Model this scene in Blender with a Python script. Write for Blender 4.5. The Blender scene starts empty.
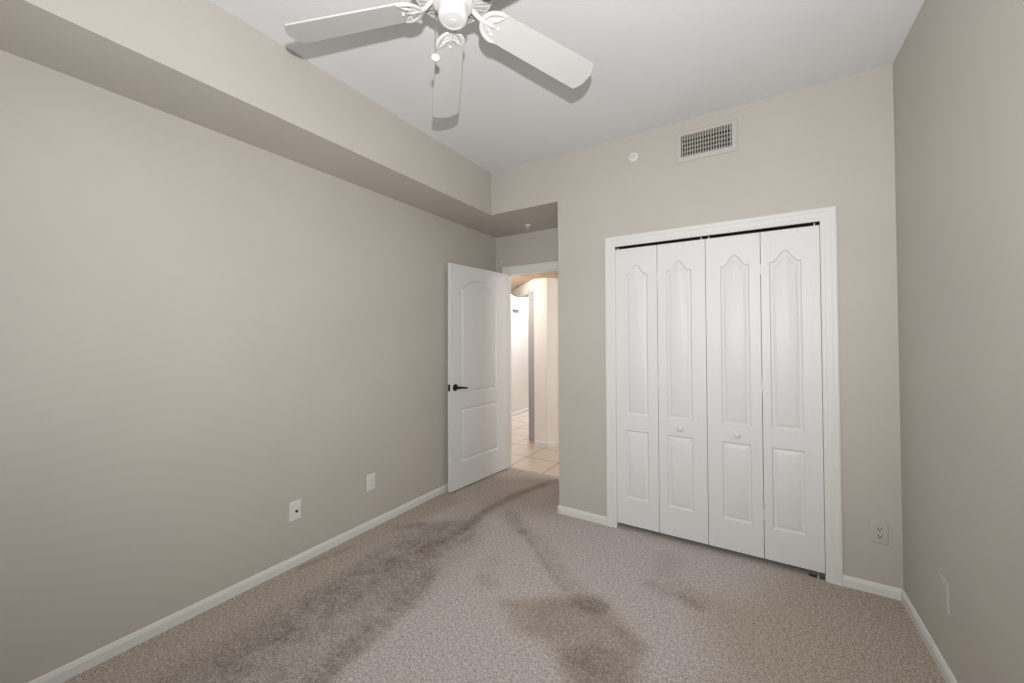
import bpy, bmesh, math, random
from mathutils import Vector, Matrix
random.seed(4)
PI = math.pi
sc = bpy.context.scene
col = sc.collection

# ------------------------------------------------------------------ camera
F_PX, PX_Y = 392.5142, 331.0
yaw, pit, rol = -0.5572, 0.0174, -0.0033
CAM = Vector((2.4029, -2.8476, 1.3813))
fw = Vector((math.sin(yaw)*math.cos(pit), math.cos(yaw)*math.cos(pit), math.sin(pit)))
rt = Vector((math.cos(yaw), -math.sin(yaw), 0)); up = rt.cross(fw)
rt2 = rt*math.cos(rol) + up*math.sin(rol); up2 = up*math.cos(rol) - rt*math.sin(rol)
cd = bpy.data.cameras.new('camera'); cam = bpy.data.objects.new('camera', cd); col.objects.link(cam)
cam.matrix_world = Matrix(((rt2.x, up2.x, -fw.x, CAM.x), (rt2.y, up2.y, -fw.y, CAM.y), (rt2.z, up2.z, -fw.z, CAM.z), (0, 0, 0, 1)))
cd.sensor_fit = 'HORIZONTAL'; cd.sensor_width = 36.0; cd.lens = F_PX*36.0/1024
cd.shift_y = (PX_Y-341.5)/1024; cd.clip_start = 0.02
sc.camera = cam

# ------------------------------------------------------------------ view + world
sc.view_settings.view_transform = 'Standard'; sc.view_settings.look = 'None'
sc.view_settings.gamma = 1.0; sc.view_settings.use_curve_mapping = False
sc.view_settings.exposure = 0.11
w = bpy.data.worlds.new('world'); sc.world = w; w.use_nodes = True
w.node_tree.nodes['Background'].inputs[0].default_value = (0.75, 0.86, 1.0, 1)
w.node_tree.nodes['Background'].inputs[1].default_value = 1.0

# ------------------------------------------------------------------ lights
def look(o, d): o.rotation_euler = Vector(d).to_track_quat('-Z', 'Y').to_euler()
def lamp(name, kind, loc, energy, color, d=(0, 0, -1), **kw):
    l = bpy.data.lights.new(name, kind); l.energy = energy; l.color = color
    for k, x in kw.items(): setattr(l, k, x)
    o = bpy.data.objects.new(name, l); o.location = loc; look(o, d); col.objects.link(o); return o
lamp('camera_flash', 'SPOT', (2.449, -2.891, 1.60), 172, (1.0, 0.99, 0.975), (-0.47, 0.87, 0.40),
     shadow_soft_size=0.018, spot_size=math.radians(170), spot_blend=1.0)
lamp('window_fill', 'AREA', (1.50, -3.560, 1.45), 9, (1.0, 1.0, 1.0), (0, 1, 0), shape='RECTANGLE', size=1.7, size_y=1.25)  # daylight fill set in an added window out of view
lamp('hall_fill', 'AREA', (-0.55, 1.05, 2.02), 9.5, (1.0, 0.95, 0.89), (0.35, 0.8, -0.55), shape='DISK', size=0.3)  # unseen fill added to light the arch and the hall corner
lamp('hall_fill', 'AREA', (1.80, 1.15, 2.05), 13, (1.0, 0.95, 0.90), (-0.7, 0.2, -0.8), shape='DISK', size=0.3)  # unseen fill added for the angled hall wall, kept off the door
lamp('far_room_fill', 'AREA', (-0.75, 3.1, 2.6), 45, (0.95, 0.98, 1.03), (-0.1, 0, -1), shape='DISK', size=0.7)  # unseen fill added to brighten the far white wall

# ------------------------------------------------------------------ materials
def mat(name, color, rough=0.6, spec=0.3, metal=0.0):
    m = bpy.data.materials.new(name); m.use_nodes = True
    b = m.node_tree.nodes['Principled BSDF']
    b.inputs['Base Color'].default_value = (*color, 1); b.inputs['Roughness'].default_value = rough
    b.inputs['Specular IOR Level'].default_value = spec; b.inputs['Metallic'].default_value = metal
    return m
class NT:
    def __init__(s, m): s.t = m.node_tree; s.b = s.t.nodes['Principled BSDF']
    def n(s, kind, **kw):
        x = s.t.nodes.new(kind)
        for k, v in kw.items():
            if k in x.inputs.keys() if hasattr(x.inputs, 'keys') else False: x.inputs[k].default_value = v
            else: setattr(x, k, v)
        return x
    def l(s, a, b): s.t.links.new(a, b)
    def coords(s): return s.n('ShaderNodeTexCoord').outputs['Object']
    def noise(s, vec, scale, detail=2, rough=0.5):
        x = s.n('ShaderNodeTexNoise'); x.inputs['Scale'].default_value = scale; x.inputs['Detail'].default_value = detail
        x.inputs['Roughness'].default_value = rough; s.l(vec, x.inputs['Vector']); return x.outputs['Fac']
    def mapping(s, vec, scale):
        x = s.n('ShaderNodeMapping'); x.inputs['Scale'].default_value = scale; s.l(vec, x.inputs['Vector']); return x.outputs['Vector']
    def ramp(s, fac, stops):
        x = s.n('ShaderNodeValToRGB'); e = x.color_ramp.elements
        e[0].position, e[0].color = stops[0][0], (*stops[0][1], 1); e[1].position, e[1].color = stops[-1][0], (*stops[-1][1], 1)
        for p, c in stops[1:-1]: q = e.new(p); q.color = (*c, 1)
        s.l(fac, x.inputs['Fac']); return x.outputs['Color']
    def mix(s, fac, a, b, mode='MIX'):
        x = s.n('ShaderNodeMix', data_type='RGBA', blend_type=mode)
        for sock, v in ((x.inputs['Factor'], fac), (x.inputs['A'] if False else x.inputs[6], a), (x.inputs[7], b)):
            if hasattr(v, 'links') or hasattr(v, 'is_linked'): s.l(v, sock)
            elif isinstance(v, (int, float)): sock.default_value = v
            else: sock.default_value = (*v, 1)
        return x.outputs[2]
    def bump(s, h, strength, dist):
        x = s.n('ShaderNodeBump'); x.inputs['Strength'].default_value = strength; x.inputs['Distance'].default_value = dist
        s.l(h, x.inputs['Height']); s.l(x.outputs['Normal'], s.b.inputs['Normal'])
def sc3(c, k): return tuple(min(1, x*k) for x in c)

def paint(name, c, rough=0.62, bump=0.12, vary=0.03):
    m = mat(name, c, rough, 0.25); t = NT(m); v = t.coords()
    f = t.noise(v, 1.7, 3)
    t.l(t.ramp(f, [(0.3, sc3(c, 1-vary)), (0.7, sc3(c, 1+vary))]), t.b.inputs['Base Color'])
    t.bump(t.noise(v, 70, 3), bump, 0.003); return m
M = {}
M['wall'] = paint('greige_wall_paint', (0.525, 0.497, 0.456))
M['ceiling'] = paint('ceiling_paint', (0.745, 0.757, 0.765), 0.8, 0.1, 0.01)
M['hall_wall'] = paint('hall_wall_paint', (0.80, 0.75, 0.70))
M['hall_ceiling'] = paint('hall_ceiling_warm_tint', (0.66, 0.52, 0.38))  # warm hall light put into the base colour as tan
M['post'] = paint('grey_post', (0.40, 0.385, 0.38))  # greyer base colour than the hall walls
M['trim'] = mat('trim_gloss_white', (0.74, 0.735, 0.72), 0.38, 0.4)
M['plastic'] = mat('white_plastic', (0.74, 0.73, 0.71), 0.35, 0.5)
M['almond'] = mat('greige_painted_plastic', (0.52, 0.49, 0.45), 0.45, 0.4)
M['fan'] = mat('fan_white_enamel', (0.66, 0.658, 0.645), 0.32, 0.45)
M['blade'] = mat('fan_blade_white', (0.56, 0.557, 0.55), 0.5, 0.3)
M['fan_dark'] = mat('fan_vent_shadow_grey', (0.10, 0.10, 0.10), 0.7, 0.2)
M['bronze'] = mat('oil_rubbed_bronze', (0.012, 0.010, 0.009), 0.35, 0.5, 0.4)
M['dark'] = mat('dark_slot', (0.012, 0.012, 0.013), 0.7, 0.2)
M['steel'] = mat('brushed_steel', (0.55, 0.55, 0.55), 0.35, 0.5, 0.9)
M['chain'] = mat('chain_nickel', (0.30, 0.29, 0.28), 0.4, 0.5, 0.7)
M['duct'] = mat('duct_metal', (0.05, 0.05, 0.052), 0.7, 0.2)
M['glass'] = mat('window_glass', (1, 1, 1), 0.0, 0.5); NT(M['glass']).b.inputs['Transmission Weight'].default_value = 1.0
def door_paint():
    m = mat('door_white_woodgrain', (0.74, 0.745, 0.74), 0.43, 0.4); t = NT(m); v = t.coords()
    g = t.mapping(v, (1.0, 1.0, 0.07)); n1 = t.noise(g, 110, 4, 0.6); n2 = t.noise(t.mapping(v, (1, 1, 0.16)), 14, 2)
    wv = t.n('ShaderNodeMath', operation='SINE'); ml = t.n('ShaderNodeMath', operation='MULTIPLY'); ml.inputs[1].default_value = 60
    t.l(n2, ml.inputs[0]); t.l(ml.outputs[0], wv.inputs[0])
    ad = t.n('ShaderNodeMath', operation='MULTIPLY_ADD'); ad.inputs[1].default_value = 0.35; t.l(wv.outputs[0], ad.inputs[0]); t.l(n1, ad.inputs[2])
    t.bump(ad.outputs[0], 0.30, 0.0014); return m
M['door'] = door_paint()
def carpet():
    m = mat('cut_pile_carpet', (0.4, 0.36, 0.33), 0.95, 0.05); t = NT(m); v = t.coords()
    def attr(n):
        a = t.n('ShaderNodeAttribute', attribute_name=n); return a.outputs['Fac']
    wear, tan = attr('wear'), attr('tan')
    brk = t.noise(v, 9, 4, 0.65); brk2 = t.noise(v, 32, 3, 0.6)
    def ma(op, a, b, c=None):
        x = t.n('ShaderNodeMath', operation=op)
        for i, q in enumerate((a, b, c)):
            if q is None: continue
            if isinstance(q, (int, float)): x.inputs[i].default_value = q
            else: t.l(q, x.inputs[i])
        return x.outputs[0]
    w2 = ma('MULTIPLY', wear, ma('MULTIPLY_ADD', brk, 2.0, -0.08))
    w2 = ma('MULTIPLY', w2, ma('MULTIPLY_ADD', brk2, 1.3, 0.30))
    w2 = ma('MAXIMUM', ma('MINIMUM', w2, 1.0), 0.0)
    base = t.mix(tan, (0.525, 0.480, 0.463), (0.455, 0.385, 0.328))
    base = t.mix(w2, base, (0.240, 0.204, 0.176))
    sp = t.noise(v, 170, 2, 0.75); mid = t.noise(v, 60, 3, 0.7)
    spk = t.ramp(sp, [(0.30, (0.40, 0.38, 0.36)), (0.5, (1.0, 1.0, 1.0)), (0.70, (1.55, 1.54, 1.54))])
    mk = t.ramp(mid, [(0.3, (0.74, 0.73, 0.72)), (0.7, (1.24, 1.24, 1.24))])
    base = t.mix(1.0, t.mix(1.0, base, spk, 'MULTIPLY'), mk, 'MULTIPLY')
    t.l(base, t.b.inputs['Base Color'])
    t.bump(ma('ADD', sp, mid), 0.35, 0.004); return m
M['carpet'] = carpet()
def tile():
    m = mat('beige_floor_tile', (0.6, 0.5, 0.42), 0.3, 0.45); t = NT(m); v = t.coords()
    mp = t.n('ShaderNodeMapping'); mp.inputs['Location'].default_value = (-0.12, -0.73, 0); t.l(v, mp.inputs['Vector'])
    br = t.n('ShaderNodeTexBrick', offset=0.0)
    for k, x in (('Scale', 1.0), ('Mortar Size', 0.009), ('Brick Width', 0.41), ('Row Height', 0.41), ('Mortar Smooth', 0.2)): br.inputs[k].default_value = x
    br.inputs['Color1'].default_value = (0.62, 0.515, 0.44, 1); br.inputs['Color2'].default_value = (0.66, 0.55, 0.47, 1); br.inputs['Mortar'].default_value = (0.20, 0.155, 0.125, 1)
    t.l(mp.outputs['Vector'], br.inputs['Vector'])
    n = t.noise(v, 6, 4); t.l(t.mix(0.3, br.outputs['Color'], t.ramp(n, [(0.3, (0.54, 0.45, 0.38)), (0.7, (0.70, 0.60, 0.51))])), t.b.inputs['Base Color'])
    return m
M['tile'] = tile()

# ------------------------------------------------------------------ helpers
def link(name, me, m, parent=None, loc=None):
    o = bpy.data.objects.new(name, me)
    if m is not None: me.materials.append(m)
    col.objects.link(o)
    if parent is not None: o.parent = parent
    if loc is not None: o.location = loc
    return o
def obj(name, bm, m, parent=None, loc=None, smooth=False, angle=35):
    bmesh.ops.recalc_face_normals(bm, faces=bm.faces)
    me = bpy.data.meshes.new(name); bm.to_mesh(me); bm.free()
    if smooth:
        for p in me.polygons: p.use_smooth = True
        try: me.set_sharp_from_angle(angle=math.radians(angle))
        except Exception: pass
    return link(name, me, m, parent, loc)
def tag(o, label=None, cat=None, group=None, kind=None):
    if label: o['label'] = label
    if cat: o['category'] = cat
    if group: o['group'] = group
    if kind: o['kind'] = kind
    return o
def empty(name, loc, rot=(0, 0, 0)):
    o = bpy.data.objects.new(name, None); o.empty_display_size = 0.05; o.location = loc; o.rotation_euler = rot; col.objects.link(o); return o
def box(bm, a, b, bevel=0.0, seg=2):
    x0, y0, z0 = a; x1, y1, z1 = b
    vs = [bm.verts.new(p) for p in ((x0,y0,z0),(x1,y0,z0),(x1,y1,z0),(x0,y1,z0),(x0,y0,z1),(x1,y0,z1),(x1,y1,z1),(x0,y1,z1))]
    fs = [bm.faces.new([vs[i] for i in q]) for q in ((3,2,1,0),(4,5,6,7),(0,1,5,4),(1,2,6,5),(2,3,7,6),(3,0,4,7))]
    if bevel > 0:
        es = {e for f in fs for e in f.edges}
        bmesh.ops.bevel(bm, geom=list(es), offset=bevel, segments=seg, affect='EDGES', profile=0.5)
def lathe(bm, prof, n=48, M4=None, caps=True):
    rings = []
    for r, z in prof:
        if r < 1e-6: rings.append([bm.verts.new((0, 0, z))])
        else: rings.append([bm.verts.new((r*math.cos(2*PI*i/n), r*math.sin(2*PI*i/n), z)) for i in range(n)])
    for A, B in zip(rings, rings[1:]):
        for i in range(n):
            j = (i+1) % n
            if len(A) == 1 and len(B) == 1: continue
            if len(A) == 1: bm.faces.new((A[0], B[i], B[j]))
            elif len(B) == 1: bm.faces.new((A[i], A[j], B[0]))
            else: bm.faces.new((A[i], A[j], B[j], B[i]))
    vs = [v for R in rings for v in R]
    if M4 is not None: bmesh.ops.transform(bm, matrix=M4, verts=vs)
    return vs
def tube(bm, pts, rad, n=8, flat=1.0, closed=False):
    """swept tube; rad may be a list; flat squashes it along z"""
    pts = [Vector(p) for p in pts]; N = len(pts); rings = []
    for i, p in enumerate(pts):
        a = pts[(i-1) % N] if (closed or i > 0) else p; b = pts[(i+1) % N] if (closed or i < N-1) else p
        d = (b-a).normalized(); ref = Vector((0, 0, 1)) if abs(d.z) < 0.95 else Vector((1, 0, 0))
        s = d.cross(ref).normalized(); u = s.cross(d).normalized(); r = rad[i] if isinstance(rad, (list, tuple)) else rad
        rings.append([bm.verts.new(p + s*r*math.cos(2*PI*k/n) + u*r*flat*math.sin(2*PI*k/n)) for k in range(n)])
    prs = list(zip(rings, rings[1:])) + ([(rings[-1], rings[0])] if closed else [])
    for A, B in prs:
        for k in range(n): bm.faces.new((A[k], A[(k+1) % n], B[(k+1) % n], B[k]))
    if not closed: bm.faces.new(rings[0][::-1]); bm.faces.new(rings[-1])
def prism(bm, poly, h0, h1, axis='z'):
    """extrude a 2-D polygon; axis z: (x,y), axis y: (x,z)"""
    P = (lambda p, h: (p[0], p[1], h)) if axis == 'z' else (lambda p, h: (p[0], h, p[1]))
    A = [bm.verts.new(P(p, h0)) for p in poly]; B = [bm.verts.new(P(p, h1)) for p in poly]; n = len(poly)
    bm.faces.new(A[::-1]); bm.faces.new(B)
    for i in range(n): bm.faces.new((A[i], A[(i+1) % n], B[(i+1) % n], B[i]))
def sweep(bm, path, prof, normal):
    """mitred moulding: path points in a plane whose outward normal is given; prof = (across, out) with across to the left of travel"""
    nrm = Vector(normal).normalized(); path = [Vector(p) for p in path]; N = len(path); secs = []
    for i, p in enumerate(path):
        d0 = (path[i]-path[i-1]).normalized() if i > 0 else None; d1 = (path[i+1]-path[i]).normalized() if i < N-1 else None
        if d0 is None: s = nrm.cross(d1)
        elif d1 is None: s = nrm.cross(d0)
        else:
            s0, s1 = nrm.cross(d0), nrm.cross(d1); s = (s0+s1).normalized(); s = s/ s.dot(s0)
        secs.append([bm.verts.new(p + s*a + nrm*o) for a, o in prof])
    m = len(prof)
    for A, B in zip(secs, secs[1:]):
        for k in range(m): bm.faces.new((A[k], A[(k+1) % m], B[(k+1) % m], B[k]))
    bm.faces.new(secs[0][::-1]); bm.faces.new(secs[-1])
def wall_grid(bm, xs, zs, holes, y0, y1):
    """slab between y0 and y1 with rectangular holes (x0,x1,z0,z1)"""
    xs = sorted(set(xs + [h[i] for h in holes for i in (0, 1)])); zs = sorted(set(zs + [h[i] for h in holes for i in (2, 3)]))
    solid = lambda i, k: 0 <= i < len(xs)-1 and 0 <= k < len(zs)-1 and not any(h[0] <= (xs[i]+xs[i+1])/2 <= h[1] and h[2] <= (zs[k]+zs[k+1])/2 <= h[3] for h in holes)
    V = {}
    def v(i, j, k):
        q = (i, j, k)
        if q not in V: V[q] = bm.verts.new((xs[i], (y0, y1)[j], zs[k]))
        return V[q]
    for i in range(len(xs)-1):
        for k in range(len(zs)-1):
            if not solid(i, k): continue
            bm.faces.new((v(i,0,k), v(i+1,0,k), v(i+1,0,k+1), v(i,0,k+1))); bm.faces.new((v(i,1,k+1), v(i+1,1,k+1), v(i+1,1,k), v(i,1,k)))
            if not solid(i-1, k): bm.faces.new((v(i,0,k), v(i,0,k+1), v(i,1,k+1), v(i,1,k)))
            if not solid(i+1, k): bm.faces.new((v(i+1,0,k), v(i+1,1,k), v(i+1,1,k+1), v(i+1,0,k+1)))
            if not solid(i, k-1): bm.faces.new((v(i,0,k), v(i,1,k), v(i+1,1,k), v(i+1,0,k)))
            if not solid(i, k+1): bm.faces.new((v(i,0,k+1), v(i+1,0,k+1), v(i+1,1,k+1), v(i,1,k+1)))
def S(name, bm, m, label, cat, **kw): return tag(obj(name, bm, m, **kw), label, cat, kind='structure')

# ------------------------------------------------------------------ room dimensions
W, H, WB, ZB, XA, D = 3.0402, 2.8425, 0.4158, 2.4723, 1.0635, 0.6813
YR = -3.55; T = 0.10; YC = 0.70              # rear wall, wall thickness, carpet edge
CX0, CX1, CZ = 1.520, 2.722, 2.048           # closet opening
DX0, DX1, DZ = 0.112, 1.012, 2.076           # doorway

# carpet with trodden and soiled marks
def seg_d(p, a, b):
    ax, ay = a; bx, by = b; dx, dy = bx-ax, by-ay; L = dx*dx+dy*dy
    t = max(0, min(1, ((p[0]-ax)*dx+(p[1]-ay)*dy)/L)) if L else 0
    return math.hypot(p[0]-ax-dx*t, p[1]-ay-dy*t), t
def poly_d(p, pts): return min(seg_d(p, a, b)[0] for a, b in zip(pts, pts[1:]))
def inside(p, poly):
    c = False; n = len(poly)
    for i in range(n):
        (x0, y0), (x1, y1) = poly[i], poly[i-1]
        if (y0 > p[1]) != (y1 > p[1]) and p[0] < (x1-x0)*(p[1]-y0)/(y1-y0)+x0: c = not c
    return c
def sstep(a, b, x):
    t = max(0, min(1, (x-a)/(b-a))); return t*t*(3-2*t)
def area(p, poly, soft):
    d = poly_d(p, poly + [poly[0]]); d = d if inside(p, poly) else -d
    return sstep(-soft, soft, d)
STREAKS = [  # polyline, half width, strength
    ([(0.68, 0.46), (0.60, 0.15), (0.56, -0.10), (0.55, -0.35), (0.59, -0.70), (0.53, -1.05)], 0.036, 0.66),
    ([(0.60, 0.10), (0.50, -0.30), (0.50, -0.60)], 0.10, 0.22),
    ([(0.57, -0.60), (0.50, -1.05), (0.47, -1.39), (0.45, -1.75), (0.43, -2.2)], 0.12, 0.50),
    ([(0.74, -1.10), (0.84, -1.40), (0.86, -1.68), (0.90, -1.95), (0.95, -2.3)], 0.045, 0.55),
    ([(0.70, -0.75), (0.74, -1.05), (0.78, -1.3)], 0.10, 0.25),
    ([(0.18, -0.84), (0.27, -0.72)], 0.030, 0.45),
    ([(0.11, -1.18), (0.05, -1.50)], 0.012, 0.50),
    ([(0.74, 0.62), (0.68, 0.42)], 0.03, 0.45),
    ([(0.74, -0.22), (0.90, -0.36), (0.98, -0.42)], 0.050, 0.38),
    ([(0.96, -0.40), (1.29, -0.69), (1.50, -0.86)], 0.016, 0.42),
    ([(1.10, -0.44), (1.35, -0.66), (1.56, -0.84)], 0.045, 0.25),
    ([(1.92, -0.23), (1.95, -0.45), (2.10, -0.56)], 0.06, 0.22),
    ([(1.88, -0.55), (1.97, -0.60)], 0.035, 0.34),
    ([(2.05, -0.58), (2.13, -0.62)], 0.03, 0.34),
    ([(1.84, -1.00), (1.95, -1.04)], 0.025, 0.30),
    ([(1.05, -1.0), (1.12, -1.02)], 0.04, 0.30),
]
BLOBS = [((1.66, -0.885), 0.08, 0.78), ((1.60, -0.90), 0.06, 0.35), ((1.79, -1.24), 0.11, 0.66), ((1.52, -1.03), 0.10, 0.25), ((1.00, -0.85), 0.07, 0.18)]
TRI = [(1.25, -1.11), (1.56, -0.875), (1.74, -0.85), (1.95, -1.02), (2.02, -1.42), (1.85, -1.47), (1.60, -1.24), (1.42, -1.24)]
LEFTBAND = [(0.20, -0.72), (0.42, -0.55), (0.62, -0.75), (0.78, -1.2), (0.92, -1.9), (1.0, -2.8), (0.5, -2.9), (0.42, -2.1), (0.33, -1.6)]
TANS = [[(-0.1, 0.05), (0.30, -0.2), (0.20, -0.85), (0.33, -1.6), (0.42, -2.1), (0.45, -3.6), (-0.1, -3.6)],
        [(2.08, -0.52), (2.35, -0.42), (2.55, 0.1), (3.2, 0.1), (3.2, -3.6), (2.0, -3.6), (2.0, -1.5), (2.28, -1.0)],
        [(-0.1, 0.9), (1.2, 0.9), (1.2, 0.0), (0.75, -0.2), (0.3, -0.2), (-0.1, 0.1)], TRI]
TW = [0.85, 0.95, 0.7, 0.8]
def build_carpet():
    st = 0.02; nx = int(round(W/st)); ny = int(round((YC-YR)/st)); me = bpy.data.meshes.new('floor'); vs, fs, wear, tan = [], [], [], []
    for j in range(ny+1):
        for i in range(nx+1):
            x, y = W*i/nx, YR+(YC-YR)*j/ny; vs.append((x, y, 0)); p = (x, y)
            a = 0
            for pl, hw, s in STREAKS:
                d = poly_d(p, pl)
                if d < hw*2.2: a = 1-(1-a)*(1-s*(1-sstep(hw*0.4, hw*2.0, d)))
            for c, r, s in BLOBS:
                d = math.hypot(x-c[0], y-c[1])
                if d < r*1.6: a = 1-(1-a)*(1-s*(1-sstep(r*0.4, r*1.5, d)))
            a = 1-(1-a)*(1-0.34*area(p, TRI, 0.05)); a = 1-(1-a)*(1-0.46*area(p, LEFTBAND, 0.05))
            b = max(k*area(p, q, s) for q, k, s in zip(TANS, TW, (0.06, 0.16, 0.18, 0.06)))
            wear.append(a); tan.append(b)
    for j in range(ny):
        for i in range(nx):
            q = j*(nx+1)+i; fs.append((q, q+1, q+nx+2, q+nx+1))
    me.from_pydata(vs, [], fs)
    for n, d in (('wear', wear), ('tan', tan)):
        at = me.attributes.new(n, 'FLOAT', 'POINT'); at.data.foreach_set('value', d)
    o = link('floor', me, M['carpet'])
    return tag(o, 'beige cut-pile carpet with grey trodden streaks and brown soiled patches', 'carpet', kind='structure')
build_carpet()

bm = bmesh.new(); box(bm, (-2.6, YC, -0.06), (2.2, 5.2, -0.004)); S('floor_hall', bm, M['tile'], 'beige square tile floor of the hall beyond the doorway', 'tile floor')
bm = bmesh.new(); box(bm, (-T, YR-T, H), (W+T, D+T, H+0.1)); S('ceiling', bm, M['ceiling'], 'flat off-white ceiling of the bedroom', 'ceiling')
bm = bmesh.new(); box(bm, (-T, YR-T, -0.05), (0, D+T, H)); S('wall_left', bm, M['wall'], 'long plain greige wall on the left under the boxed beam', 'wall')
bm = bmesh.new(); box(bm, (W, YR-T, -0.05), (W+T, D+T, H)); S('wall_right', bm, M['wall'], 'plain greige wall at the right edge of the room', 'wall')
bm = bmesh.new(); wall_grid(bm, [0, W], [-0.05, H], [(0.65, 2.35, 0.85, 2.05)], YR-T, YR); S('wall_rear', bm, M['wall'], 'greige wall with the added fill window, behind the viewpoint', 'wall')
bm = bmesh.new(); wall_grid(bm, [XA, W], [-0.05, H], [(CX0, CX1, -0.05, CZ), (1.985, 2.283, 2.597, 2.740)], 0, 0.10)
box(bm, (XA, 0.10, -0.05), (XA+0.10, D, H))
S('wall_back', bm, M['wall'], 'greige wall around the closet doors, ending at the door alcove', 'wall')
bm = bmesh.new(); wall_grid(bm, [0, XA+0.1], [-0.05, H], [(DX0, DX1, -0.05, DZ)], D, D+T); S('wall_alcove', bm, M['wall'], 'short greige wall above the doorway in the alcove', 'wall')
bm = bmesh.new(); box(bm, (XA+0.1, D, -0.05), (W, D+0.1, H)); S('wall_closet', bm, M['wall'], 'hidden wall at the back of the closet', 'wall')
# boxed beam and dropped alcove ceiling, one L-shaped soffit
bm = bmesh.new(); prism(bm, [(0, YR), (WB, YR), (WB, 0), (XA, 0), (XA, D), (0, D)], ZB, H); S('ceiling_soffit', bm, M['wall'], 'greige boxed beam along the left wall, turning over the door alcove', 'soffit')

# baseboards
BP = [(0, 0), (0, 0.013), (0.040, 0.013), (0.047, 0.010), (0.053, 0.0085), (0.058, 0.004), (0.058, 0)]
def baseboard(name, a, b, label):
    bm = bmesh.new(); a = Vector(a); b = Vector(b); d = (b-a).normalized(); n = Vector((d.y, -d.x, 0))   # room side is to the right of travel
    sweep(bm, [a, b], [(z, o) for z, o in BP], n) if False else None
    A = [bm.verts.new(a + n*o + Vector((0, 0, z))) for z, o in BP]; B = [bm.verts.new(b + n*o + Vector((0, 0, z))) for z, o in BP]
    for k in range(len(BP)): bm.faces.new((A[k], A[(k+1) % len(BP)], B[(k+1) % len(BP)], B[k]))
    bm.faces.new(A); bm.faces.new(B[::-1]); S(name, bm, M['trim'], label, 'baseboard')
baseboard('baseboard_left', (0, YR, 0), (0, D, 0), 'white baseboard along the foot of the left wall')
baseboard('baseboard_right', (W, 0, 0), (W, YR, 0), 'white baseboard along the foot of the right wall')
baseboard('baseboard_back', (XA-0.013, 0, 0), (1.4525, 0, 0), 'short white baseboard between the alcove corner and the closet casing')
baseboard('baseboard_corner', (2.7865, 0, 0), (W-0.0, 0, 0), 'short white baseboard between the closet casing and the right corner')
baseboard('baseboard_alcove', (XA, D, 0), (XA, -0.013, 0), 'white baseboard on the side of the alcove')
baseboard('baseboard_rear', (W, YR, 0), (0, YR, 0), 'white baseboard along the rear wall')

# door casings
CP = [(0, 0), (0, 0.011), (0.006, 0.014), (0.016, 0.014), (0.020, 0.0165), (0.046, 0.0165), (0.052, 0.020), (0.068, 0.020), (0.0745, 0.016), (0.0745, 0)]
bm = bmesh.new(); sweep(bm, [(1.527, 0, 0), (1.527, 0, 2.0455), (2.7190, 0, 2.0455), (2.7190, 0, 0)], [(-a if False else a, o) for a, o in CP], (0, -1, 0))
S('trim_1', bm, M['trim'], 'white moulded casing framing the closet doors', 'door casing')
bm = bmesh.new(); CP2 = [(a*0.99, o) for a, o in CP]
sweep(bm, [(DX0+0.050, D, 0), (DX0+0.050, D, DZ-0.010), (XA-0.0005, D, DZ-0.010)], CP2, (0, -1, 0))
S('trim_2', bm, M['trim'], 'white casing above the open doorway', 'door casing')
bm = bmesh.new()
box(bm, (DX0, D-0.001, -0.004), (DX0+0.018, D+T+0.002, DZ)); box(bm, (DX1-0.018, D-0.001, -0.004), (DX1, D+T+0.002, DZ)); box(bm, (DX0, D-0.001, DZ-0.018), (DX1, D+T+0.002, DZ))
pass
S('trim_3', bm, M['trim'], 'white jamb lining the open doorway', 'door jamb')
bm = bmesh.new()
box(bm, (CX0, -0.001, 0), (CX0+0.0012, 0.10, CZ)); box(bm, (CX1-0.0012, -0.001, 0), (CX1, 0.10, CZ))
S('trim_4', bm, M['trim'], 'white jamb lining the closet opening', 'door jamb')

# ------------------------------------------------------------------ moulded door slabs
def arch_panel(*a): return a
def outline(P, d):
    """closed outline inset by d, ccw seen from the front: bottom corners, then the top curve from right to left; rise=0 gives a rectangle"""
    x0, x1, z0, zs, rise, flat = P[:6]; pw = P[6] if len(P) > 6 else 1.0; n = 40; k = (x1-x0-2*d)/(x1-x0)
    x0, x1, z0, zs, rise = x0+d, x1-d, z0+d, zs-d*1.05, rise*(1-0.45*(1-k))
    pts = [(x0, z0), (x1, z0), (x1, zs)]
    if rise > 0:
        for i in range(1, n):
            t = 1-2*i/n; u = min(1, abs(t)/(1-flat))
            pts.append(((x0+x1)/2 + t*(x1-x0)/2, zs + rise*(0.5+0.5*math.cos(PI*u**pw))))
    pts.append((x0, zs)); return pts
def slab(bm, w, z0, z1, th, panels, prof, both=False):
    """door slab: x 0..w, front face at y=0 looking to -y, back at y=th; panels are outlines, prof = (inset, depth)"""
    def face(y, sgn):
        rect = [bm.verts.new((x, y, z)) for x, z in ((0, z0), (w, z0), (w, z1), (0, z1))]
        edges = [bm.edges.new((rect[i], rect[(i+1) % 4])) for i in range(4)]
        for P in panels:
            loops = []
            for d, h in prof: loops.append([bm.verts.new((q[0], y + sgn*h, q[1])) for q in outline(P, d)])
            n = len(loops[0]); edges += [bm.edges.new((loops[0][i], loops[0][(i+1) % n])) for i in range(n)]
            for A, B in zip(loops, loops[1:]):
                for i in range(n): bm.faces.new((A[i], A[(i+1) % n], B[(i+1) % n], B[i]))
            bm.faces.new(loops[-1])
        bmesh.ops.triangle_fill(bm, use_beauty=True, use_dissolve=False, edges=edges)
        return rect
    F = face(0, 1)
    if both: B = face(th, -1)
    else:
        B = [bm.verts.new((x, th, z)) for x, z in ((0, z0), (w, z0), (w, z1), (0, z1))]; bm.faces.new(B[::-1])
    for i in range(4): bm.faces.new((F[i], B[i], B[(i+1) % 4], F[(i+1) % 4]))
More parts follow.
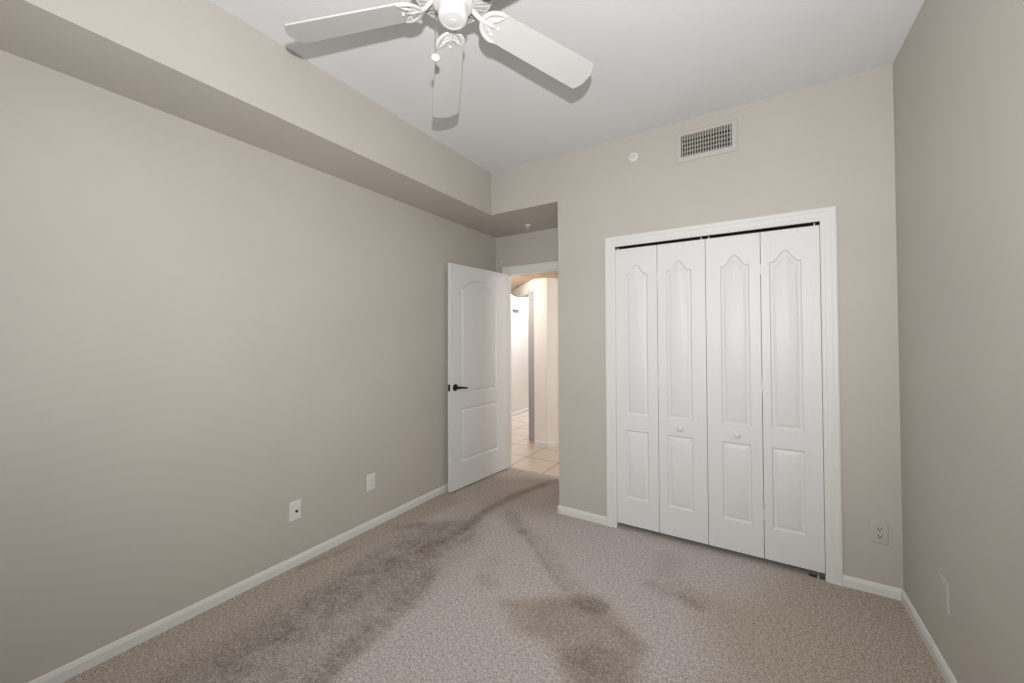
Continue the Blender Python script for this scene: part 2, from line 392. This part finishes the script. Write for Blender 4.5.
PROF = [(0, 0), (0.0015, 0.0015), (0.006, 0.0085), (0.009, 0.0105), (0.013, 0.0105), (0.018, 0.0085), (0.032, 0.0018), (0.035, 0.0010)]
PROF2 = [(0, 0), (0.002, 0.002), (0.009, 0.0105), (0.014, 0.0125), (0.020, 0.0115), (0.034, 0.0026), (0.038, 0.0016)]

# closet bifold doors: two pairs, each a thing of two leaves
LEAF = [(1.522, 1.8175), (1.8205, 2.1215), (2.1245, 2.4265), (2.4295, 2.7175)]
LY, LTH = 0.004, 0.030
def leaf_bm(w, xc):
    bm = bmesh.new(); ps = [arch_panel(xc-0.080, xc+0.080, 0.828, 1.838, 0.066, 0.16), arch_panel(xc-0.080, xc+0.080, 0.226, 0.715, 0, 0)]
    slab(bm, w, 0.036, 2.026, LTH, ps, PROF); return bm
def make_pair(n, i0, lab):
    root = tag(empty('door_%d' % n, (LEAF[i0][0], LY, 0)), lab, 'closet door', 'white bifold doors of the closet', 'structure')
    for k in (0, 1):
        a, b = LEAF[i0+k]; w_ = b-a; xc = (1.957-1.8205) if i0+k == 1 else (2.288-2.1245) if i0+k == 2 else (2.552-2.4295) if i0+k == 3 else (1.672-1.522)
        lf = obj('leaf', leaf_bm(w_, xc), M['door'], root, (a-LEAF[i0][0], 0, 0), smooth=True, angle=22)
        if i0+k in (1, 2):
            bm = bmesh.new(); Mx = Matrix.Rotation(PI/2, 4, 'X')
            lathe(bm, [(0, 0.034), (0.008, 0.0335), (0.014, 0.031), (0.0175, 0.026), (0.0175, 0.021), (0.013, 0.015), (0.008, 0.011), (0.0075, 0.006), (0.011, 0.002), (0.012, 0)], 28, Mx)
            obj('knob', bm, M['plastic'], lf, ((1.960 if i0+k == 1 else 2.293)-a, 0, 0.769), smooth=True, angle=50)
        px = (0.020 if i0+k in (0, ) else w_-0.022 if i0+k in (1, 3) else 0.020)
        bm = bmesh.new(); lathe(bm, [(0, 2.0255), (0.0035, 2.0255), (0.0035, CZ-0.002), (0, CZ-0.002)], 12)
        obj('pivot_pin', bm, M['plastic'], lf, (px, 0.010, 0), smooth=True)
        if k == 0:
            bm = bmesh.new()
            for z in (0.30, 1.08, 1.80): box(bm, (w_-0.004, 0.004, z-0.03), (w_+0.007, 0.0065, z+0.03))
            obj('hinge', bm, M['plastic'], lf)
    return root
make_pair(1, 0, 'left pair of white bifold closet leaves with a round knob')
make_pair(2, 2, 'right pair of white bifold closet leaves, next to the right wall')
bm = bmesh.new(); box(bm, (CX0+0.0015, 0.008, CZ-0.006), (CX1-0.0015, 0.036, CZ)); S('trim_5', bm, M['dark'], 'dark top track above the closet doors', 'track')
# floor pivot bracket by the right casing
br = tag(empty('pivot_bracket', (2.700, 0.0, 0.0)), 'small metal pivot bracket on the carpet under the right end of the closet doors', 'bracket')
bm = bmesh.new(); box(bm, (-0.055, -0.004, 0), (0.0195, 0.030, 0.003)); box(bm, (0.0165, -0.004, 0.003), (0.0195, 0.030, 0.035)); obj('plate', bm, M['steel'], br)
bm = bmesh.new(); lathe(bm, [(0, 0.003), (0.007, 0.003), (0.007, 0.014), (0.004, 0.016), (0.004, 0.035), (0, 0.035)], 14); obj('pin', bm, M['steel'], br, (-0.012, 0.014, 0), smooth=True)

# swinging door in the alcove (hinge at its right end in the picture)
HA, DW, DT = 0.095, 0.826, 0.035
hinge = Vector((0.162, 0.659, 0))
# local frame: x runs from the free edge to the hinge, front face looks to -y (into the room, to +x in the world)
door = tag(empty('door_3', hinge), 'white two-panel bedroom door with an arched top panel, standing open against the left wall', 'door', kind='structure')
dx = Vector((math.sin(HA), math.cos(HA), 0))
door.rotation_euler = (0, 0, math.atan2(dx.y, dx.x))
bm = bmesh.new(); ps = [arch_panel(DW-0.695, DW-0.172, 0.864, 1.853, 0.078, 0.05, 1.45), arch_panel(DW-0.692, DW-0.152, 0.246, 0.738, 0, 0)]
slab(bm, DW, 0.012, 2.056, DT, ps, PROF2, both=True)
for v in bm.verts: v.co.x -= DW
obj('slab', bm, M['door'], door, smooth=True, angle=22)
def lever(parent, side):
    y0 = 0 if side < 0 else DT
    def P(o): return o
    bm = bmesh.new(); lathe(bm, [(0, 0.0), (0.031, 0.0), (0.031, 0.004), (0.026, 0.009), (0.014, 0.012), (0.012, 0.03), (0.012, 0.046), (0, 0.05)], 32, Matrix.Rotation(PI/2, 4, 'X'))
    tube(bm, [(0, -0.044, 0), (0.02, -0.050, 0), (0.05, -0.051, -0.003), (0.085, -0.048, -0.008), (0.112, -0.043, -0.012), (0.122, -0.038, -0.012)], [0.011, 0.011, 0.0095, 0.0085, 0.0075, 0.005], 12)
    if side > 0: bmesh.ops.scale(bm, vec=(1, -1, 1), verts=bm.verts)
    return obj('handle', bm, M['bronze'], parent, (-0.768, y0, 0.935), smooth=True, angle=50)
hd = lever(door, -1); hd['label'] = 'dark bronze lever handle facing the room'
hd2 = lever(door, 1); hd2['label'] = 'dark bronze lever handle facing the wall'
bm = bmesh.new(); box(bm, (-DW-0.0015, 0.005, 0.905), (-DW+0.001, 0.030, 0.965)); box(bm, (-DW-0.010, 0.011, 0.925), (-DW, 0.024, 0.945), 0.003); obj('latch', bm, M['bronze'], door)
for z in (0.22, 1.03, 1.86):
    bm = bmesh.new(); lathe(bm, [(0, z-0.045), (0.006, z-0.045), (0.006, z+0.045), (0, z+0.045)], 12); box(bm, (-0.001, 0.004, z-0.044), (0.0015, 0.03, z+0.044)); obj('hinge', bm, M['trim'], door, (0.0, 0.004, 0), smooth=True)

# ------------------------------------------------------------------ ceiling fan
HX, HY = 1.4890, -1.7758
ZI = 2.57                                    # blade plane at radius .15
R_, A0, W0, W1, PITCH, DROOP = 0.631, 1.0826, 0.1146, 0.1388, -0.2629, 0.1084
fan = tag(empty('ceiling_fan', (HX, HY, H)), 'white five-blade ceiling fan with scrolled blade arms and a pull chain', 'ceiling fan')
zz = lambda z: z-H
bm = bmesh.new(); lathe(bm, [(0, 0), (0.088, 0), (0.088, zz(2.826)), (0.100, zz(2.815)), (0.135, zz(2.802)), (0.150, zz(2.785)), (0.153, zz(2.76)), (0.153, zz(2.670)), (0.151, zz(2.650)), (0.148, zz(2.638)), (0.148, zz(2.630)), (0.144, zz(2.625)), (0.137, zz(2.625)), (0.137, zz(2.652)), (0.078, zz(2.622)), (0.078, zz(2.600)), (0, zz(2.600))], 64)
mh = obj('motor_housing', bm, M['fan'], fan, smooth=True, angle=40)
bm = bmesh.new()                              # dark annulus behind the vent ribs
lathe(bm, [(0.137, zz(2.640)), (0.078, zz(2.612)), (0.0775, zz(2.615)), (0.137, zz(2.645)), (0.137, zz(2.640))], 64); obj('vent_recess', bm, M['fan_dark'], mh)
bm = bmesh.new()
for i in range(36):
    a = 2*PI*i/36; m4 = Matrix.Rotation(a, 4, 'Z'); q = [Vector(p) for p in ((0.076, -0.0036, zz(2.602)), (0.139, -0.0072, zz(2.625)), (0.139, 0.0072, zz(2.625)), (0.076, 0.0036, zz(2.602)))]
    A = [bm.verts.new(m4 @ p) for p in q]; B = [bm.verts.new(m4 @ (p+Vector((0, 0, 0.012)))) for p in q]
    bm.faces.new(A[::-1]); bm.faces.new(B)
    for k in range(4): bm.faces.new((A[k], A[(k+1) % 4], B[(k+1) % 4], B[k]))
obj('vent_ribs', bm, M['fan'], mh)
bm = bmesh.new(); lathe(bm, [(0, zz(2.602)), (0.070, zz(2.602)), (0.072, zz(2.598)), (0.072, zz(2.580)), (0.068, zz(2.576)), (0.058, zz(2.574)), (0, zz(2.574))], 48); obj('flywheel', bm, M['fan'], fan, smooth=True, angle=40)
bm = bmesh.new(); lathe(bm, [(0, zz(2.576)), (0.0535, zz(2.576)), (0.0535, zz(2.540)), (0.0520, zz(2.531)), (0.0485, zz(2.5245)), (0.043, zz(2.5215)), (0.037, zz(2.5205)), (0.0355, zz(2.5220)), (0.032, zz(2.5212)), (0.012, zz(2.5200)), (0.011, zz(2.518)), (0, zz(2.5176))], 56)
obj('switch_housing', bm, M['fan'], fan, smooth=True, angle=40)
def blade_outline():
    r0 = 0.128; hw = lambda r: (W0+(W1-W0)*(r-0.2)/(R_-0.2))/2
    pts = []
    rc = r0+0.050                              # rounded root
    for i in range(0, 15):
        a = PI/2 + PI*i/14; pts.append((rc + 0.050*math.cos(a), hw(rc)*math.sin(a)))
    pts += [(0.4, -hw(0.4))]
    for i in range(17):
        t = -1+2*i/16; pts.append((R_-0.026*abs(t)**2.2, t*hw(R_-0.02)))
    pts.append((0.4, hw(0.4)))
    return pts
def blade_bm():
    bm = bmesh.new(); pts = blade_outline(); prism(bm, pts, 0.0, 0.0055)
    es = [e for e in bm.edges if abs(e.verts[0].co.z-e.verts[1].co.z) < 1e-6]
    bmesh.ops.bevel(bm, geom=es, offset=0.0015, segments=2, affect='EDGES'); return bm
def iron_bm():
    """scrolled arm: bent stem plus a shell-shaped plate of raised scrolls under the blade root (z 0 = underside of the blade)"""
    bm = bmesh.new()
    hw = 0.052
    arc = lambda rc, rx, ry, a0, a1, n=22: [(rc + rx*math.cos(a0+(a1-a0)*i/n), ry*math.sin(a0+(a1-a0)*i/n)) for i in range(n+1)]
    # broad outer rim hugging the rounded root
    tube(bm, [(x, y, -0.003) for x, y in arc(0.182, 0.062, 0.0545, 0.44*PI, 1.56*PI)], [0.004, 0.006]+[0.0088]*19+[0.006, 0.004], 10, 0.55)
    # scalloped inner arc with lobes
    for q in (1, -1):
        tube(bm, [(x, y*q, -0.003) for x, y in [(0.156, 0.0), (0.153, 0.010), (0.158, 0.021), (0.170, 0.026), (0.176, 0.036), (0.188, 0.047)]], [0.006, 0.0075, 0.0078, 0.007, 0.0065, 0.003], 10, 0.55)
        tube(bm, [(x, y*q, -0.003) for x, y in [(0.136, 0.006), (0.142, 0.016), (0.150, 0.028)]], [0.006, 0.007, 0.004], 10, 0.55)
    # centre leaf
    tube(bm, [(0.126, 0, -0.004), (0.146, 0, -0.0055), (0.162, 0, -0.0045), (0.176, 0, -0.002)], [0.006, 0.0095, 0.0075, 0.002], 12, 0.5)
    # stem from the flywheel
    tube(bm, [(0.058, 0, 0.022), (0.072, 0, 0.021), (0.086, 0, 0.013), (0.102, 0, 0.002), (0.120, 0, -0.003), (0.136, 0, -0.004)], [0.0095, 0.0105, 0.010, 0.0095, 0.009, 0.006], 12, 0.72)
    return bm
bl0 = blade_bm(); me_b = None
def blade_matrix(k):
    an = A0 + k*2*PI/5
    e = Vector((math.cos(an), math.sin(an), -DROOP)); n = Vector((-math.sin(an)*math.cos(PITCH), math.cos(an)*math.cos(PITCH), math.sin(PITCH)))
    ex = e.normalized(); ey = (n-ex*n.dot(ex)).normalized(); ez = ex.cross(ey)
    o = Vector((0, 0, ZI-H+0.15*DROOP))
    return Matrix(((ex.x, ey.x, ez.x, o.x), (ex.y, ey.y, ez.y, o.y), (ex.z, ey.z, ez.z, o.z), (0, 0, 0, 1)))
def flat_matrix(k):
    """the stem of an arm leaves the hub unpitched"""
    return blade_matrix(k)
b0 = obj('blade', bl0, M['blade'], fan, smooth=True, angle=40); i0 = obj('blade_iron', iron_bm(), M['fan'], b0, smooth=True, angle=50)
ss = []
for x, y in ((0.165, 0.030), (0.165, -0.030), (0.186, 0)):
    bm = bmesh.new(); lathe(bm, [(0, -0.0085), (0.0035, -0.008), (0.005, -0.006), (0.005, 0.0)], 12); ss.append(obj('screw', bm, M['plastic'], b0, (x, y, 0), smooth=True))
for k in range(5):
    if k == 0: b = b0
    else:
        b = b0.copy(); col.objects.link(b); b.parent = fan
        for ch in [i0] + ss:
            c = ch.copy(); col.objects.link(c); c.parent = b
    b.matrix_local = blade_matrix(k)
# pull chain
def chain():
    ang = math.atan2(-rt2.y, -rt2.x); cx, cy = 0.0625*math.cos(ang), 0.0625*math.sin(ang)
    bm = bmesh.new(); z = zz(2.560)
    tube(bm, [(cx*0.82, cy*0.82, z), (cx*0.95, cy*0.95, z-0.001), (cx, cy, z-0.006)], 0.003, 8)
    tube(bm, [(cx, cy, z-0.004), (cx, cy, zz(2.398))], 0.0009, 6)
    zc = z-0.006
    while zc > zz(2.399):
        bmesh.ops.create_icosphere(bm, subdivisions=1, radius=0.0016, matrix=Matrix.Translation((cx, cy, zc))); zc -= 0.0042
    c = obj('pull_chain', bm, M['chain'], fan, smooth=True)
    bm = bmesh.new(); lathe(bm, [(0, 0.014), (0.003, 0.014), (0.008, 0.010), (0.0145, 0.005), (0.0160, 0), (0.0145, -0.005), (0.008, -0.010), (0.003, -0.012), (0, -0.0125)], 24, Matrix.Translation((cx, cy, zz(2.388)))); obj('pull_knob', bm, M['plastic'], c, smooth=True, angle=60)
chain()

# ------------------------------------------------------------------ air grille
gx0, gx1, gz0, gz1 = 1.951, 2.318, 2.563, 2.767; ix0, ix1, iz0, iz1 = 1.985, 2.283, 2.597, 2.740
g = tag(empty('air_vent', ((gx0+gx1)/2, 0, (gz0+gz1)/2)), 'rectangular greige air supply grille high on the wall above the closet', 'air vent')
ox, oz = (gx0+gx1)/2, (gz0+gz1)/2
bm = bmesh.new()
def ring(bm, o, i, y0, y1, ch):
    Q = lambda r, y: [bm.verts.new((x, y, z)) for x, z in ((r[0], r[2]), (r[1], r[2]), (r[1], r[3]), (r[0], r[3]))]
    c = lambda r, d: (r[0]+d, r[1]-d, r[2]+d, r[3]-d)
    L = [Q(o, y1), Q(o, y0+ch*0.4), Q(c(o, ch), y0), Q(c(i, -ch*0.4), y0), Q(i, y0+ch*0.4), Q(i, y1)]
    for A, B in zip(L, L[1:]):
        for k in range(4): bm.faces.new((A[k], A[(k+1) % 4], B[(k+1) % 4], B[k]))
    for k in range(4): bm.faces.new((L[-1][k], L[-1][(k+1) % 4], L[0][(k+1) % 4], L[0][k]))
ring(bm, (gx0-ox, gx1-ox, gz0-oz, gz1-oz), (ix0-ox, ix1-ox, iz0-oz, iz1-oz), -0.010, 0.0, 0.010)
obj('frame', bm, M['wall'], g)
bm = bmesh.new(); n = 19
for i in range(n):
    x = ix0-ox + (ix1-ix0)*(i+0.5)/n; box(bm, (x-0.0022, -0.004, iz0-oz), (x+0.0022, 0.014, iz1-oz))
obj('front_vanes', bm, M['wall'], g)
bm = bmesh.new(); n = 5
for i in range(n):
    z = iz0-oz + (iz1-iz0)*(i+0.5)/n; box(bm, (ix0-ox, 0.016, z-0.0022), (ix1-ox, 0.034, z+0.0022))
obj('rear_louvers', bm, M['wall'], g)
bm = bmesh.new(); a, b, c_, d_ = ix0-ox, ix1-ox, iz0-oz, iz1-oz
box(bm, (a, 0.090, c_), (b, 0.098, d_)); box(bm, (a, 0.036, c_), (a+0.004, 0.09, d_)); box(bm, (b-0.004, 0.036, c_), (b, 0.09, d_)); box(bm, (a, 0.036, c_), (b, 0.09, c_+0.004)); box(bm, (a, 0.036, d_-0.004), (b, 0.09, d_))
obj('duct_throat', bm, M['duct'], g)

# ------------------------------------------------------------------ sprinklers
RX = Matrix.Rotation(PI/2, 4, 'X')
sp = tag(empty('sprinkler', (1.665, 0, 2.681)), 'round white sidewall fire sprinkler left of the air grille', 'sprinkler')
bm = bmesh.new(); lathe(bm, [(0.013, 0.002), (0.015, 0.009), (0.022, 0.010), (0.029, 0.007), (0.033, 0.002), (0.033, 0), (0.013, 0), (0.013, 0.002)], 40, RX); obj('escutcheon', bm, M['plastic'], sp, smooth=True)
bm = bmesh.new(); lathe(bm, [(0, 0), (0.0125, 0), (0.0125, 0.012), (0.008, 0.016), (0, 0.016)], 24, RX)
for s in (1, -1): tube(bm, [(0.010*s, -0.012, 0), (0.011*s, -0.022, 0), (0.003*s, -0.034, 0)], 0.0025, 8)
obj('body', bm, M['plastic'], sp, smooth=True)
bm = bmesh.new(); box(bm, (-0.013, -0.036, 0.001), (0.013, -0.034, 0.010), 0.0006); box(bm, (-0.004, -0.038, -0.004), (0.004, -0.033, 0.004), 0.001); obj('deflector', bm, M['plastic'], sp)
p = tag(empty('sprinkler', (0.537, 0.443, ZB)), 'small white pendant sprinkler hanging under the alcove soffit', 'sprinkler')
bm = bmesh.new(); lathe(bm, [(0, 0), (0.033, 0), (0.033, -0.003), (0.022, -0.010), (0.014, -0.012), (0, -0.012)], 36); obj('escutcheon', bm, M['plastic'], p, smooth=True)
bm = bmesh.new(); lathe(bm, [(0, -0.010), (0.011, -0.010), (0.011, -0.026), (0.006, -0.030), (0, -0.030)], 24)
for s in (1, -1): tube(bm, [(0.009*s, 0, -0.026), (0.013*s, 0, -0.040), (0.004*s, 0, -0.056)], 0.003, 8)
obj('body', bm, M['plastic'], p, smooth=True)
bm = bmesh.new(); lathe(bm, [(0, -0.056), (0.005, -0.056), (0.018, -0.060), (0.018, -0.0625), (0, -0.0625)], 24); obj('deflector', bm, M['steel'], p, smooth=True)
sn = empty('alarm_contact', (0.080, D, 2.200)); tag(sn, 'tiny white alarm contact on the wall above the left end of the doorway casing', 'sensor')
bm = bmesh.new(); box(bm, (-0.011, -0.012, -0.015), (0.011, 0, 0.015), 0.003); obj('cover', bm, M['plastic'], sn)
bm = bmesh.new(); lathe(bm, [(0, 0.0015), (0.0022, 0.0015), (0.003, 0)], 12, Matrix.Translation((0, -0.012, -0.006)) @ RX); obj('screw', bm, M['steel'], sn)

# ------------------------------------------------------------------ wall plates (local: plate in the xz plane looking to -y)
def plate(name, loc, rz, m, label, cat, h=0.117, group=None):
    r = tag(empty(name, loc, (0, 0, rz)), label, cat, group)
    bm = bmesh.new(); w_ = 0.0355
    Q = lambda a, b, y: [bm.verts.new((x, y, z)) for x, z in ((-a, -b), (a, -b), (a, b), (-a, b))]
    L = [Q(w_, h/2, 0), Q(w_, h/2, -0.003), Q(w_-0.004, h/2-0.004, -0.006)]
    for A, B in zip(L, L[1:]):
        for k in range(4): bm.faces.new((A[k], A[(k+1) % 4], B[(k+1) % 4], B[k]))
    bm.faces.new(L[-1]); bm.faces.new(L[0][::-1]); obj('plate', bm, m, r); return r
def screws(r, zs, m):
    for z in zs:
        bm = bmesh.new(); lathe(bm, [(0, 0.0016), (0.002, 0.0014), (0.003, 0)], 14, Matrix.Translation((0, -0.006, z)) @ RX); obj('screw', bm, m, r, smooth=True)
r = plate('cable_jack', (0, -1.500, 0.332), PI/2, M['plastic'], 'white wall plate with one dark cable jack on the left wall, nearer the viewer', 'wall plate')
bm = bmesh.new(); lathe(bm, [(0, 0.010), (0.0045, 0.010), (0.0045, 0.004), (0.0075, 0.004), (0.0075, 0)], 20, Matrix.Translation((0.004, -0.006, -0.004)) @ RX); obj('jack', bm, M['dark'], r, smooth=True); screws(r, (0.048, -0.048), M['plastic'])
r = plate('wall_outlet', (0, -0.946, 0.332), PI/2, M['plastic'], 'white wall plate with an upright rectangular insert, nearest the open door', 'outlet')
bm = bmesh.new(); box(bm, (-0.0165, -0.009, -0.0335), (0.0165, -0.006, 0.0335), 0.0012); ins = obj('insert', bm, M['plastic'], r)
bm = bmesh.new()
for z in (0.017, -0.017):
    for x, hh in ((-0.006, 0.004), (0.006, 0.0035)): box(bm, (x-0.0009, -0.0094, z-hh), (x+0.0009, -0.0085, z+hh))
    lathe(bm, [(0, 0.0004), (0.0022, 0.0004), (0.0022, -0.0005)], 10, Matrix.Translation((0, -0.009, z-0.009)) @ RX)
obj('slots', bm, M['dark'], ins); screws(r, (0.048, -0.048), M['plastic'])
r = plate('wall_outlet', (2.950, 0, 0.330), 0, M['almond'], 'greige duplex outlet between the closet casing and the right corner', 'outlet')
for z in (0.0195, -0.0195):
    bm = bmesh.new(); pts = []
    for i in range(28):
        a = 2*PI*i/28; pts.append((0.0170*math.cos(a), max(-0.0135, min(0.0135, 0.0170*math.sin(a)))))
    prism(bm, [(x, q+z) for x, q in pts], -0.0085, -0.005, 'y'); rc = obj('receptacle', bm, M['almond'], r)
    bm = bmesh.new()
    for x, hh in ((-0.0063, 0.0045), (0.0063, 0.0038)): box(bm, (x-0.0019, -0.0090, z+0.003-hh), (x+0.0019, -0.0080, z+0.003+hh))
    lathe(bm, [(0, 0.0005), (0.0036, 0.0005), (0.0036, -0.0005)], 12, Matrix.Translation((0, -0.0085, z-0.0075)) @ RX); obj('slots', bm, M['dark'], rc)
screws(r, (0.0,), M['almond'])
r = plate('blank_plate', (W, -0.556, 0.336), -PI/2, M['wall'], 'blank wall plate painted over in greige on the right wall', 'wall plate', 0.120); screws(r, (0.040, -0.040), M['wall'])

# ------------------------------------------------------------------ hall beyond the doorway
HZ = 2.15
bm = bmesh.new(); prism(bm, [(2.2, D+T), (2.2, 1.66), (-0.10, 1.66), (-1.40, 2.96), (-2.6, 2.96), (-2.6, D+T)], HZ, HZ+0.06); S('ceiling_hall', bm, M['hall_ceiling'], 'low ceiling strip of the hall, tinted tan for warm light, seen over the doorway', 'ceiling')
bm = bmesh.new(); prism(bm, [(-0.060, 1.65), (0.127, 1.65), (0.31, 1.84), (0.90, 1.84), (0.90, 2.5), (-0.060, 2.5)], -0.004, HZ); prism(bm, [(0.128, 1.645), (0.31, 1.828), (0.90, 1.828), (0.90, 1.84), (0.31, 1.84), (0.127, 1.65)], -0.004, 1.155)
S('wall_hall', bm, M['hall_wall'], 'pale hall wall with an angled corner, seen through the doorway', 'wall')
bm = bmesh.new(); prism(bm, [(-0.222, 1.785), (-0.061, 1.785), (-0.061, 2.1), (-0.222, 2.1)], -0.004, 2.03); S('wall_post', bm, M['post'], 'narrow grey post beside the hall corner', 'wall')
# arched header on the 45 degree line
bm = bmesh.new(); n = 24; u = Vector((-0.7071, 0.7071, 0)); v = Vector((0.7071, 0.7071, 0)); o = Vector((-0.060, 1.652, 0))
low = []
for i in range(n+1):
    s = 1.75*i/n; z = 1.995 if s < 0.75 else 1.995 + 0.30*((s-0.75)/1.0)**2
    low.append((s, min(z, 2.28)))
pts = low + [(1.75, 2.6), (0, 2.6)]
A = [bm.verts.new(o+u*s+Vector((0, 0, z))) for s, z in pts]; B = [bm.verts.new(o+u*s+v*0.14+Vector((0, 0, z))) for s, z in pts]
bm.faces.new(A); bm.faces.new(B[::-1])
for i in range(len(pts)): bm.faces.new((A[i], A[(i+1) % len(pts)], B[(i+1) % len(pts)], B[i]))
S('wall_arch', bm, M['hall_wall'], 'white arched header in the hall, high in the doorway', 'arch')
bm = bmesh.new(); box(bm, (-1.40, 2.6, -0.004), (-1.28, 5.2, 2.75)); S('wall_far', bm, M['hall_wall'], 'bright far wall of the room across the hall', 'wall')
bm = bmesh.new(); box(bm, (-1.28, 5.1, -0.004), (2.2, 5.2, 2.75)); S('wall_far_end', bm, M['hall_wall'], 'end wall of the room across the hall', 'wall')
bm = bmesh.new(); box(bm, (-2.6, 0.80, -0.004), (-2.5, 5.2, 2.75)); box(bm, (2.1, 0.80, -0.004), (2.2, 5.2, 2.75)); S('wall_hall_ends', bm, M['hall_wall'], 'hidden end walls of the hall', 'wall')
bm = bmesh.new(); box(bm, (-2.6, 1.0, 2.75), (2.2, 5.2, 2.85)); S('ceiling_far', bm, M['ceiling'], 'ceiling of the room across the hall', 'ceiling')
bm = bmesh.new(); box(bm, (-2.6, D, -0.004), (-T, D+T, 2.75)); box(bm, (W-0.9, D+0.1, -0.004), (2.2, D+T+0.1, 2.75)); S('wall_hall_near', bm, M['hall_wall'], 'near side wall of the hall', 'wall')
baseboard('baseboard_hall', (-0.060, 1.65, -0.004), (0.129, 1.645, -0.004), 'white baseboard at the foot of the hall corner')
baseboard('baseboard_hall_angle', (0.129, 1.645, -0.004), (0.31, 1.826, -0.004), 'white baseboard on the angled hall wall')
baseboard('baseboard_far', (-1.28, 2.6, -0.004), (-1.28, 5.1, -0.004), 'white baseboard at the foot of the far wall')
ch = tag(empty('door_chime', (-1.28, 3.19, 1.945)), 'small pale box on the bright far wall, seen high through the doorway', 'door chime')
bm = bmesh.new(); box(bm, (0, -0.11, -0.065), (0.045, 0.11, 0.065), 0.006); cv = obj('cover', bm, M['almond'], ch)
bm = bmesh.new()
for k in range(5): box(bm, (0.0445, -0.07, -0.03+k*0.014), (0.0465, 0.07, -0.025+k*0.014))
obj('grille', bm, M['plastic'], ch)

# ------------------------------------------------------------------ rear window (added out of view behind the viewpoint, for daylight fill)
wr = tag(empty('fill_window_1', (1.5, YR-0.06, 1.45)), 'white framed window added in the rear wall behind the viewpoint, for daylight fill', 'window', kind='structure')
bm = bmesh.new(); ring(bm, (-0.85, 0.85, -0.60, 0.60), (-0.79, 0.79, -0.54, 0.54), -0.03, 0.03, 0.004); box(bm, (-0.79, -0.015, -0.02), (0.79, 0.015, 0.02)); obj('frame', bm, M['trim'], wr)
bm = bmesh.new(); box(bm, (-0.79, -0.006, -0.54), (0.79, -0.002, -0.02)); box(bm, (-0.79, -0.006, 0.02), (0.79, -0.002, 0.54)); obj('pane', bm, M['glass'], wr)
